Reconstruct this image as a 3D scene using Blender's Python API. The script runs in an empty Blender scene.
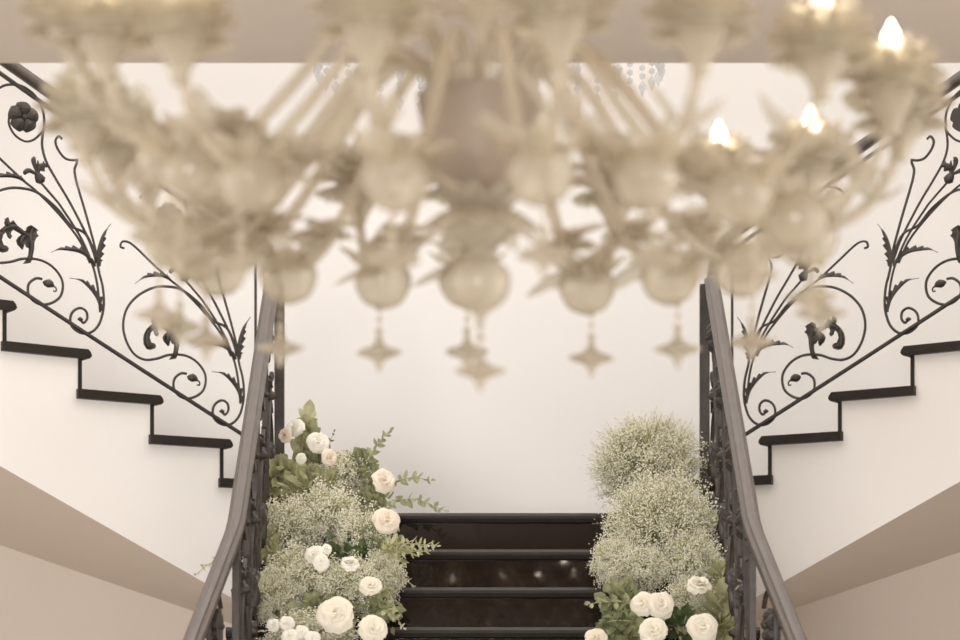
import bpy, math, random
from mathutils import Vector, Matrix
R = math.radians
C = bpy.context.scene.collection
rng = random.Random(7)

# ------------------------------------------------------------------ camera
F, CX, HY, CZ = 3200.0, 480.0, 790.0, 1.447
def at(px, py, d):
    return Vector(((px-CX)*d/F, d, CZ+(HY-py)*d/F))
cam = bpy.data.cameras.new('camera')
cam.sensor_width = 36; cam.lens = F/960*36; cam.shift_y = (HY-320)/960
cam.clip_start = .05
cam.dof.use_dof = True; cam.dof.focus_distance = 11.35; cam.dof.aperture_fstop = 3.5
co = bpy.data.objects.new('camera', cam); C.objects.link(co)
co.location = (0, 0, CZ); co.rotation_euler = (R(90), 0, 0)
S = bpy.context.scene
S.camera = co
S.view_settings.view_transform = 'Standard'; S.view_settings.look = 'None'
S.view_settings.gamma = 1; S.view_settings.use_curve_mapping = False
S.view_settings.exposure = 0.0
S.cycles.max_bounces = 10; S.cycles.transparent_max_bounces = 24
S.cycles.diffuse_bounces = 6
S.cycles.caustics_reflective = False; S.cycles.caustics_refractive = False

# ------------------------------------------------------------------ materials
def nodes(name):
    m = bpy.data.materials.new(name); m.use_nodes = True
    nt = m.node_tree; b = nt.nodes['Principled BSDF']
    return m, nt, b
def mat(name, col, rough=.5, metal=0, var=.06, scale=6, bump=0, spec=.5, coat=0, transl=None, bscale=None):
    m, nt, b = nodes(name)
    tc = nt.nodes.new('ShaderNodeTexCoord')
    n = nt.nodes.new('ShaderNodeTexNoise'); n.inputs['Scale'].default_value = scale; n.inputs['Detail'].default_value = 5
    nt.links.new(tc.outputs['Object'], n.inputs['Vector'])
    r = nt.nodes.new('ShaderNodeValToRGB')
    lo = [max(0, c*(1-var)) for c in col]; hi = [min(1, c*(1+var)) for c in col]
    r.color_ramp.elements[0].position = .3; r.color_ramp.elements[1].position = .7
    r.color_ramp.elements[0].color = (*lo, 1); r.color_ramp.elements[1].color = (*hi, 1)
    nt.links.new(n.outputs['Fac'], r.inputs['Fac'])
    nt.links.new(r.outputs['Color'], b.inputs['Base Color'])
    b.inputs['Roughness'].default_value = rough; b.inputs['Metallic'].default_value = metal
    b.inputs['Specular IOR Level'].default_value = spec
    b.inputs['Coat Weight'].default_value = coat
    if bump:
        n2 = nt.nodes.new('ShaderNodeTexNoise'); n2.inputs['Scale'].default_value = bscale or scale*4
        nt.links.new(tc.outputs['Object'], n2.inputs['Vector'])
        bp = nt.nodes.new('ShaderNodeBump'); bp.inputs['Strength'].default_value = bump; bp.inputs['Distance'].default_value = .01
        nt.links.new(n2.outputs['Fac'], bp.inputs['Height']); nt.links.new(bp.outputs['Normal'], b.inputs['Normal'])
    if transl:
        t = nt.nodes.new('ShaderNodeBsdfTranslucent'); nt.links.new(r.outputs['Color'], t.inputs['Color'])
        mx = nt.nodes.new('ShaderNodeMixShader'); mx.inputs['Fac'].default_value = transl
        nt.links.new(b.outputs[0], mx.inputs[1]); nt.links.new(t.outputs[0], mx.inputs[2])
        nt.links.new(mx.outputs[0], nt.nodes['Material Output'].inputs['Surface'])
    return m
def glass(name, col, clear, transl, rough=.2, tint=(1, .97, .9)):
    m = mat(name, col, rough, var=.08, scale=14, bump=.25, bscale=40, transl=transl)
    nt = m.node_tree; out = nt.nodes['Material Output']
    src = out.inputs['Surface'].links[0].from_socket
    tr = nt.nodes.new('ShaderNodeBsdfTransparent'); tr.inputs['Color'].default_value = (*tint, 1)
    mx = nt.nodes.new('ShaderNodeMixShader'); mx.inputs['Fac'].default_value = clear
    nt.links.new(src, mx.inputs[1]); nt.links.new(tr.outputs[0], mx.inputs[2])
    nt.links.new(mx.outputs[0], out.inputs['Surface'])
    return m
def emit(name, col, s):
    m, nt, b = nodes(name)
    b.inputs['Base Color'].default_value = (*col, 1)
    b.inputs['Emission Color'].default_value = (*col, 1); b.inputs['Emission Strength'].default_value = s
    return m
M = {}
M['wall'] = mat('white_wall_paint', (.86, .83, .80), .75, var=.012, scale=1.2, bump=.02, bscale=60)
M['beige'] = mat('shade_toned_white_paint', (.75, .675, .605), .8, var=.012, scale=1.0)  # white paint with shade and warm light mixed into its base colour
M['floor'] = mat('pale_marble_floor', (.46, .41, .355), .25, var=.08, scale=2)
M['stone'] = mat('polished_black_stone', (.016, .0105, .008), .025, var=.12, scale=9, spec=.5)
M['stone_edge'] = mat('honed_black_stone', (.023, .018, .0145), .45, var=.15, scale=30, spec=.3)
M['iron'] = mat('black_wrought_iron', (.050, .042, .036), .5, metal=.1, var=.3, scale=25, bump=.2)
M['rail'] = mat('aged_bronze_paint', (.118, .097, .085), .42, metal=.1, var=.1, scale=12)
M['glass'] = glass('milky_cream_glass', (.56, .515, .43), .32, .42)
M['glass_clear'] = glass('clear_amber_glass', (.56, .51, .42), .42, .35, .1)
M['petal_glass'] = glass('cream_petal_glass', (.61, .56, .455), .16, .42)
M['bowl_glass'] = glass('smoky_amber_glass', (.36, .295, .235), .04, .3, .5)
M['crystal'] = glass('clear_crystal', (.80, .83, .86), .5, .3, .05, (1, 1, 1))
M['bulb'] = emit('warm_bulb', (1, .91, .75), 18)
M['brass'] = mat('pale_brass', (.55, .46, .3), .35, metal=.8)
M['rose'] = mat('cream_rose_petals', (.90, .85, .72), .6, var=.05, scale=20, transl=.15)
M['rose_blush'] = mat('blush_rose_petals', (.89, .80, .67), .6, var=.05, scale=20, transl=.15)
M['rose_white'] = mat('white_rose_petals', (.91, .88, .79), .6, var=.04, scale=20, transl=.15)
M['gyp'] = mat('tiny_white_blossoms', (.95, .91, .77), .7, var=.12, scale=60, transl=.3)
M['gypstem'] = mat('thin_green_stems', (.46, .45, .25), .6, var=.3, scale=30, transl=.2)
M['leaf'] = mat('sage_green_leaves', (.37, .39, .215), .5, var=.3, scale=16, transl=.3)
M['leaf_pale'] = mat('pale_yellow_green_leaves', (.55, .54, .32), .5, var=.25, scale=16, transl=.3)
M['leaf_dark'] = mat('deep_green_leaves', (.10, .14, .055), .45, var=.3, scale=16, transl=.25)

# ------------------------------------------------------------------ mesh helpers
class MB:
    def __init__(s): s.v = []; s.f = []
    def add(s, vs, fs):
        o = len(s.v); s.v += [tuple(v) for v in vs]; s.f += [tuple(i+o for i in f) for f in fs]
    def mesh(s, name, m, smooth=True):
        me = bpy.data.meshes.new(name); me.from_pydata(s.v, [], s.f); me.update()
        if smooth:
            me.polygons.foreach_set('use_smooth', [True]*len(me.polygons))
        me.materials.append(m); return me
    def build(s, name, m, parent=None, smooth=True, loc=None):
        return link(name, s.mesh(name, m, smooth), parent, loc)
def link(name, me, parent=None, loc=None):
    o = bpy.data.objects.new(name, me); C.objects.link(o)
    if parent: o.parent = parent
    if loc is not None: o.location = loc
    return o
def thing(name, label, cat, loc=(0, 0, 0), rot=(0, 0, 0), group=None):
    o = bpy.data.objects.new(name, None); C.objects.link(o); o.empty_display_size = .05
    o.location = loc; o.rotation_euler = rot; o['label'] = label; o['category'] = cat
    if group: o['group'] = group
    return o
def struct(name, mb, m, label, smooth=False):
    o = mb.build(name, m, None, smooth); o['kind'] = 'structure'; o['label'] = label; o['category'] = name.split('_')[0]
    return o
def box(mb, a, b):
    x0, y0, z0 = a; x1, y1, z1 = b
    mb.add([(x0,y0,z0),(x1,y0,z0),(x1,y1,z0),(x0,y1,z0),(x0,y0,z1),(x1,y0,z1),(x1,y1,z1),(x0,y1,z1)],
           [(0,3,2,1),(4,5,6,7),(0,1,5,4),(1,2,6,5),(2,3,7,6),(3,0,4,7)])
def prism(mb, pts, ext):
    n = len(pts); e = Vector(ext)
    vs = [Vector(p) for p in pts]; vs += [v+e for v in vs]
    fs = [tuple(range(n))[::-1], tuple(range(n, 2*n))]
    for i in range(n): j = (i+1) % n; fs.append((i, j, j+n, i+n))
    mb.add(vs, fs)
def spline(pts, n=8, closed=False):
    p = [Vector(q) for q in pts]
    if len(p) < 3: return p
    out = []
    for i in range(len(p)-1):
        a = p[i-1] if i > 0 else 2*p[0]-p[1]
        b, c = p[i], p[i+1]
        d = p[i+2] if i+2 < len(p) else 2*p[-1]-p[-2]
        for k in range(n):
            t = k/n
            out.append(.5*((2*b)+(c-a)*t+(2*a-5*b+4*c-d)*t*t+(3*b-a-3*c+d)*t**3))
    out.append(p[-1]); return out
def tube(mb, pts, rad, ns=6, cap=True):
    P = [Vector(p) for p in pts]; n = len(P)
    rr = [rad]*n if isinstance(rad, (int, float)) else [rad(i/(n-1)) for i in range(n)]
    T = [(P[min(i+1, n-1)]-P[max(i-1, 0)]).normalized() for i in range(n)]
    u = T[0].orthogonal().normalized(); vs = []; fs = []
    for i in range(n):
        u = (u-T[i]*u.dot(T[i]))
        u = u.normalized() if u.length > 1e-6 else T[i].orthogonal().normalized()
        w = T[i].cross(u)
        for k in range(ns):
            a = 2*math.pi*k/ns
            vs.append(P[i]+(u*math.cos(a)+w*math.sin(a))*rr[i])
    for i in range(n-1):
        for k in range(ns):
            k2 = (k+1) % ns
            fs.append((i*ns+k, i*ns+k2, (i+1)*ns+k2, (i+1)*ns+k))
    if cap: fs.append(tuple(range(ns))[::-1]); fs.append(tuple(range((n-1)*ns, n*ns)))
    mb.add(vs, fs)
def lathe(mb, prof, ns=20, c=(0, 0, 0), lobes=0, amp=0., power=1.):
    vs = []; fs = []; n = len(prof)
    for r, z in prof:
        for k in range(ns):
            a = 2*math.pi*k/ns
            q = 1+amp*(abs(math.cos(lobes*a/2))**power*2-1) if lobes else 1
            vs.append((c[0]+r*q*math.cos(a), c[1]+r*q*math.sin(a), c[2]+z))
    for i in range(n-1):
        for k in range(ns):
            k2 = (k+1) % ns
            fs.append((i*ns+k, i*ns+k2, (i+1)*ns+k2, (i+1)*ns+k))
    fs.append(tuple(range(ns))[::-1]); fs.append(tuple(range((n-1)*ns, n*ns)))
    mb.add(vs, fs)
def smooth_prof(pts, n=5):
    return [(max(.0004, p.x), p.y) for p in spline([(r, z, 0) for r, z in pts], n)]
def sweep(mb, pts, prof, up=Vector((0, 0, 1))):
    """moulding profile (side, up) carried along a polyline"""
    P = [Vector(p) for p in pts]; n = len(P); m = len(prof); vs = []; fs = []
    for i in range(n):
        t = (P[min(i+1, n-1)]-P[max(i-1, 0)]).normalized()
        s = t.cross(up).normalized(); w = s.cross(t)
        for a, b in prof: vs.append(P[i]+s*a+w*b)
    for i in range(n-1):
        for k in range(m):
            k2 = (k+1) % m
            fs.append((i*m+k, i*m+k2, (i+1)*m+k2, (i+1)*m+k))
    fs.append(tuple(range(m))[::-1]); fs.append(tuple(range((n-1)*m, n*m)))
    mb.add(vs, fs)
def copy_tree(o, parent=None):
    c = o.copy(); C.objects.link(c)
    if parent: c.parent = parent
    for ch in o.children: copy_tree(ch, c)
    return c

# ================================================================== THE ROOM
ZL = CZ+1.033                     # landing level
RISE, RUN = .155, .26
FY = 11.94                        # landing nosing
SXC = .045                        # axis of the central flight
XW, YB, YF = 4.6, 14.3, -6.0
ZC = CZ+727*9.2/F                 # hall ceiling
ZT = CZ+6.2                       # stairwell ceiling

mb = MB(); box(mb, (-XW-.2, YF, -.2), (XW+.2, YB+.2, 0)); struct('floor', mb, M['floor'], 'pale marble hall floor at the foot of the stairs')
mb = MB(); box(mb, (-XW-.2, YB, 0), (XW+.2, YB+.2, ZT+.2)); struct('wall_back', mb, M['wall'], 'plain white wall behind the stair landing')
mb = MB(); box(mb, (-XW-.2, YF, 0), (-XW, YB, ZT+.2)); struct('wall_left', mb, M['wall'], 'white side wall of the hall on the left')
mb = MB(); box(mb, (XW, YF, 0), (XW+.2, YB, ZT+.2)); struct('wall_right', mb, M['wall'], 'white side wall of the hall on the right')
mb = MB(); box(mb, (-XW, YF-.2, 0), (XW, YF, ZC)); struct('wall_rear', mb, M['wall'], 'white wall at the far end of the hall')
mb = MB(); box(mb, (-XW, YF, ZC), (XW, 9.2, ZC+.35)); struct('ceiling', mb, M['beige'], 'hall ceiling in shade-toned white paint, ending in front of the stairwell')
mb = MB(); box(mb, (-XW, 9.0, ZC+.35), (XW, 9.2, ZT)); struct('wall_front', mb, M['wall'], 'white wall above the hall ceiling edge facing the stairwell')
mb = MB(); box(mb, (-XW, 9.0, ZT), (XW, YB, ZT+.2)); struct('ceiling_stairwell', mb, M['wall'], 'white ceiling high over the stairwell')

# ---------------------------------------------------------------- central flight
cs = thing('central_staircase', 'polished black stone steps rising straight up between the two flower banks', 'staircase', (SXC, FY, 0))
def halfw(y): return .93+max(0, .12*(10.21-y))
NST = 16
for k in range(NST):
    y = FY-RUN*k; z = ZL-RISE*k
    y1 = y+RUN+.06 if k else y+.3
    a, b = halfw(y), halfw(y1)
    if 1:
        mb = MB()
        prof = [(y-.028, z-.012), (y-.03, z-.022), (y-.024, z-.036), (y-.012, z-.04), (y1, z-.04), (y1, z), (y-.016, z-.001)]
        n = len(prof)
        vs = [(-halfw(p[0]), p[0]-FY, p[1]) for p in prof]+[(halfw(p[0]), p[0]-FY, p[1]) for p in prof]
        mb.add(vs, [tuple(range(n)), tuple(range(n, 2*n))[::-1]]+[(i, i+n, (i+1) % n+n, (i+1) % n) for i in range(n)])
        mb.build('tread', M['stone_edge'], cs, False)
    mb = MB(); h = halfw(y); box(mb, (-h, y-FY, z-RISE), (h, y-FY+.025, z-.04)); mb.build('riser', M['stone'], cs, False)
mb = MB()
lp = [(-.90, 12.1), (-.90, 12.43), (-1.55, 13.55), (-1.9, YB), (1.9+.06, YB), (1.55+.06, 13.55), (.98, 12.43), (.98, 12.1)]
prism(mb, [(x-SXC, y-FY, ZL-.04) for x, y in lp], (0, 0, .04))
mb.build('landing', M['stone_edge'], cs, False)
mb = MB()
for s in (-1, 1):
    yb = FY-RUN*NST
    vs = [(s*.90, FY-FY+.0, 0), (s*.90, 0, ZL-.1), (s*halfw(10.21)-s*.03, 10.21-FY, ZL-.596*(FY-10.21)-.17), (s*(halfw(yb)-.03), yb-FY+.25, .02), (s*(halfw(yb)-.03), yb-FY+.25, 0), (s*halfw(10.21)-s*.03, 10.21-FY, 0)]
    mb.add(vs, [(0, 1, 2, 5), (5, 2, 3, 4)])
    mb.add([(v[0]-s*.06, v[1], v[2]) for v in vs], [(0, 1, 2, 5), (5, 2, 3, 4)])
mb.build('side_wall', M['wall'], cs, False)
mb = MB(); box(mb, (-.9, .03, 0), (.9, .1, ZL-.04)); mb.build('core', M['wall'], cs, False)

# ---------------------------------------------------------------- side flights
STEP, DJ = .29, .153
EX, EY = .875, -.485               # plan direction going up the left flight is (-EX, EY)
LO = Vector((-.996, 12.4, CZ)); RO = Vector((1.118, 12.4, CZ))
def img2loc(px, py, off=0.):
    """picture point on the left flight's front plane (or a plane behind it) -> (S, H)"""
    o = LO+Vector((-.485, .875, 0))*off
    k = (px-CX)/F                       # X = k*d
    # o.x - EX*S = k*(o.y + EY*S)
    s = 0
    for _ in range(40): s = (o.x-k*(o.y-bend(s)))/(EX+k*EY)
    d = o.y+EY*s-bend(s)
    return s, (HY-py)*d/F
def bend(s):
    s = max(0, s); return .15*s*s if s < 1.2 else .15*1.44+.36*(s-1.2)
def bend_tree(o, BK):
    """carry the straight flight onto its gentle curve (towards the hall)"""
    done = set()
    for ch in o.children_recursive:
        if ch.type != 'MESH' or ch.data.name in done: continue
        done.add(ch.data.name)
        l = Vector(ch.matrix_basis.translation)
        if ch.parent != o: l = l+ch.parent.matrix_basis.translation
        for v in ch.data.vertices:
            dlt = bend(v.co.x+l.x); v.co.x += .485*dlt; v.co.y += -BK*.875*dlt
W = 1.2
n0, n1 = img2loc(0, 466), img2loc(200, 580)
f0, f1 = img2loc(0, 545, W), img2loc(190, 610, W)
def ln(p, q):
    m = (q[1]-p[1])/(q[0]-p[0]); return lambda s: p[1]+m*(s-p[0])
near, far = ln(n0, n1), ln(f0, f1)
H1 = 1.207                            # first side tread over the camera
NS = 10
_r0, _r1 = img2loc(0, 277), img2loc(244, 435.5)
_h0, _h1 = img2loc(0, 67), img2loc(257, 224.5)
hb = ln(_r0, _r1); DJ = STEP*(_r0[1]-_r1[1])/(_r0[0]-_r1[0])
HS = ((_h0[1]-hb(_h0[0]))+(_h1[1]-hb(_h1[0])))/2
print('rail', _r0, _r1, DJ, HS, _h0[1]-hb(_h0[0]), _h1[1]-hb(_h1[0]))           # foot rail line
def side_axes(sgn):
    rot = math.atan2(EY, -EX) if sgn < 0 else math.atan2(EY, EX)
    return rot
SRISE = .1515
for sgn, O, side in ((-1, LO, 'left'), (1, RO, 'right')):
    rot = side_axes(sgn)
    BK = -1 if sgn < 0 else 1              # local y that points to the back
    dz = 0 if sgn < 0 else .012
    st = thing('side_staircase', f'upper flight climbing from the landing to the {side}, white stringer with black step edges', 'staircase',
               (O.x, O.y, CZ+dz), (0, 0, rot), None)
    # stringer
    s0 = -.10; J = -STEP                     # the first riser stands on the landing
    nsub = 4
    pts = [(s0, 1.033)]
    for k in range(1, NS):
        h = H1+SRISE*k-.036; x0 = J+STEP*k
        if k == 1: pts += [(s0, H1-.036), (x0+.012, H1-.036)]
        for q in range(nsub+1): pts.append((x0+.012+STEP*q/nsub, h))
    se = J+STEP*NS+.012
    mb = MB(); vs = []; fs = []
    for x, z in pts:
        for y in (0, BK*.08): vs += [(x, y, z), (x, y, near(max(x, s0))+(.07 if y else 0))]
    for i in range(len(pts)-1):
        a = 4*i; b = a+4
        fs += [(a, a+1, b+1, b), (a+2, b+2, b+3, a+3), (a, b, b+2, a+2)]
    fs += [(0, 2, 3, 1), (4*len(pts)-4, 4*len(pts)-3, 4*len(pts)-1, 4*len(pts)-2)]
    mb.add(vs, fs)
    mb.build('stringer', M['wall'], st, False)
    for k in range(NS):
        h = H1+SRISE*k; x0 = J+STEP*k
        mb = MB()
        prof = [(x0-.03, h-.012), (x0-.034, h-.024), (x0-.026, h-.034), (x0-.008, h-.036), (x0+STEP+.02, h-.036), (x0+STEP+.02, h), (x0-.02, h)]
        prism(mb, [(p[0], -BK*.022, p[1]) for p in prof], (0, BK*(W+.02), 0))
        mb.build('tread', M['stone_edge'], st, False)
        mb = MB()
        box(mb, (x0, min(-BK*.006, BK*W), h-(SRISE if k else H1-1.033)), (x0+.014, max(-BK*.006, BK*W), h-.036))
        mb.build('riser', M['stone_edge'], st, False)
    # top landing
    mb = MB(); h = H1+SRISE*NS
    box(mb, (se, min(-BK*.02, BK*W), h-.3), (se+.4, max(-BK*.02, BK*W), h)); mb.build('upper_landing', M['wall'], st, False)
    # soffit
    mb = MB(); vs = []; fs = []
    n = 36; mc = 10
    ss = [-.9+i*(se+.9)/n for i in range(n+1)]
    for up in (0, .04):
        for s in ss:
            sn = max(s, s0)
            for j in range(mc+1):
                q = j/mc; y0 = BK*.075 if up else 0
                vs.append((sn+(s-sn)*q, y0+(BK*W-y0)*q, near(sn)+(far(s)-near(sn))*q+up))
    N = (n+1)*(mc+1)
    for i in range(n):
        for j in range(mc):
            a = i*(mc+1)+j; b = a+mc+1
            fs += [(a, a+1, b+1, b), (N+a, N+b, N+b+1, N+a+1)]
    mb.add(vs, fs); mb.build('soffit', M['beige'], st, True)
    bend_tree(st, BK)
    # wall beneath
    mb = MB(); vs = []; fs = []
    for x in ss:
        dl = bend(x); X = x+.485*dl; Y = -BK*.875*dl
        vs += [(X, BK*W+Y, -CZ-dz), (X, BK*W+Y, far(x)), (X, BK*(W+.12)+Y, -CZ-dz), (X, BK*(W+.12)+Y, far(x))]
    for i in range(n):
        a = 4*i; b = a+4; fs += [(a, a+1, b+1, b), (a+2, b+2, b+3, a+3), (a+1, a+3, b+3, b+1), (a, b, b+2, a+2)]
    fs += [(0, 2, 3, 1), (4*n, 4*n+1, 4*n+3, 4*n+2)]
    mb.add(vs, fs)
    o = struct('wall_under_stairs_'+side, mb, M['beige'], f'shade-toned white wall under the {side} flight of stairs')
    o.location = (O.x, O.y, CZ+dz); o.rotation_euler = (0, 0, rot)

# ---------------------------------------------------------------- wrought iron
def cropB(pts): return [(x/4.267, 190+y/4.267) for x, y in pts]
def cropA(pts): return [(x/4.575, 60+y/4.575) for x, y in pts]
def cropC(pts): return [(110+x/3.2, 240+y/3.2) for x, y in pts]
def loc1(pts):
    out = []
    for x, y in pts:
        s, h = img2loc(x, y); out.append((s, h-hb(s)))
    return out
def loc2(pts): return [(s+2*STEP, v) for s, v in loc1(pts)]
spiral = loc1(cropB([(344, 556), (350, 545), (362, 556), (350, 572), (330, 566), (328, 545), (350, 528), (370, 545), (366, 520), (345, 506), (318, 515), (302, 540), (305, 580), (343, 612), (385, 612), (420, 580), (438, 530), (443, 480), (437, 410), (420, 350), (410, 280), (400, 240), (335, 0)])
              )[6:] 
spiral = loc1([(80.2, 320), (82.5, 317.5), (84.6, 319), (84.4, 323), (80.5, 325.4), (76, 322.5), (75.2, 316.5), (78.6, 311.5), (84, 311), (87.4, 315.5), (87, 320.5)][:1]
              + [(83.5, 323.6), (87.0, 319.5), (86.2, 312.5), (80.5, 308.8), (73.8, 311.5), (70.4, 318), (71.8, 327), (80.4, 333.6), (90.5, 333.3), (98.4, 326), (102.6, 314), (103.8, 302), (102.5, 287), (98.6, 271), (95, 249), (87, 219), (78.5, 190), (75.4, 178)]
              + [(74.6, 170), (77, 163), (76, 161)])
curl = loc1([(78, 160.5), (71, 161), (64, 158.5), (57.5, 150), (55.2, 142), (58.5, 137), (62, 140)])
stem2 = loc1([(100.5, 313), (99.6, 302.5), (97.3, 283.7), (92.6, 265), (81, 238), (62.5, 209), (54.6, 198.8), (41.5, 183.5), (38.5, 178)])
stem3 = loc1([(96, 262), (88, 240), (75, 214), (66.7, 198.8), (56, 181), (45.9, 162.7), (41.8, 148), (42.2, 136), (43.7, 127.8), (42.6, 112.5), (35, 97.2), (21.9, 87.3), (8.7, 85.6), (0, 88.4), (-9, 96)])
rose_scroll = loc1([(43.2, 130), (40.4, 134.3), (32.8, 140.9), (24, 142), (14.2, 135.4), (8.6, 124.5), (9.6, 113.5)])
stem4 = loc1([(90, 264), (79.7, 241.6), (65, 222), (49.2, 204.5), (34, 190), (24, 182), (10, 169), (0, 159.5), (-13, 147), (-21, 141), (-28, 140), (-30, 145), (-26, 147)])
big = loc2([(237, 357), (233, 341), (226, 328)]) + loc2(cropC([(330, 260), (290, 210), (235, 165), (190, 152), (140, 155), (90, 180), (55, 220), (42, 270), (50, 320), (75, 365), (110, 385), (150, 382), (190, 370), (240, 372), (280, 395), (305, 435), (300, 480), (270, 505), (235, 508), (207, 485), (205, 450), (225, 430), (245, 430)]))
leaf_curves = [   # (points, max half width, serrated side)
    (loc1(cropB([(420, 330), (418, 280), (430, 225), (445, 185), (472, 148)])), .017),
    (loc1(cropB([(405, 330), (370, 285), (335, 265), (290, 258), (250, 258), (218, 270)])), .015),
    (loc1(cropB([(430, 520), (420, 475), (400, 440), (370, 408), (340, 388), (298, 380)])), .016),
    (loc1([(24, 182), (16, 178), (6, 177), (-4, 178.5), (-14, 184)]), .013),
]
acan = loc1([(26.5, 264.5), (31, 256), (32.8, 246), (31, 238), (25, 233), (15, 228.5), (6, 229.5), (-1.5, 236), (-4.5, 245), (-2.5, 253), (2.5, 255.5), (5.5, 251)])
def cropG(p): return [(x/10.667, 212+y/10.667) for x, y in p]
acan_out = loc1(cropG([(250, 560), (320, 552), (338, 510), (352, 430), (362, 330), (378, 292), (408, 264), (388, 246), (382, 222), (402, 206), (370, 180), (322, 150), (290, 165), (276, 215), (240, 208), (175, 150), (133, 98), (120, 122), (98, 120), (82, 64), (54, 80), (64, 150), (20, 180)])
    + [(-.5, 231), (-3.5, 236), (-4.5, 241), (-4, 247), (-1, 252), (3, 253.3), (7, 252.5), (8.2, 249.5), (6.2, 247), (3, 246), (1.2, 241), (2.5, 236)]
    + cropG([(60, 222), (74, 235), (84, 272), (110, 294), (122, 270), (108, 244), (118, 214), (152, 198), (200, 226), (232, 246), (196, 275), (176, 310), (190, 355), (240, 408), (254, 352), (268, 340), (285, 382), (310, 390), (312, 450), (290, 505)]))
acan_veins = [loc1(p) for p in (cropG([(300, 540), (330, 440), (335, 340), (320, 260), (340, 190)]), cropG([(320, 280), (250, 235), (150, 165), (70, 180), (10, 215)]), [(0, 233), (-1.8, 241), (0, 249), (5, 250)], cropG([(270, 260), (225, 300), (230, 380)]), cropG([(110, 170), (75, 130), (70, 85)]))]
bud_c = loc1([(48.3, 284)])[0]; bud2_c = loc1([(39.5, 179)])[0]; ros_c = loc1([(23.3, 118)])[0]

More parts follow.
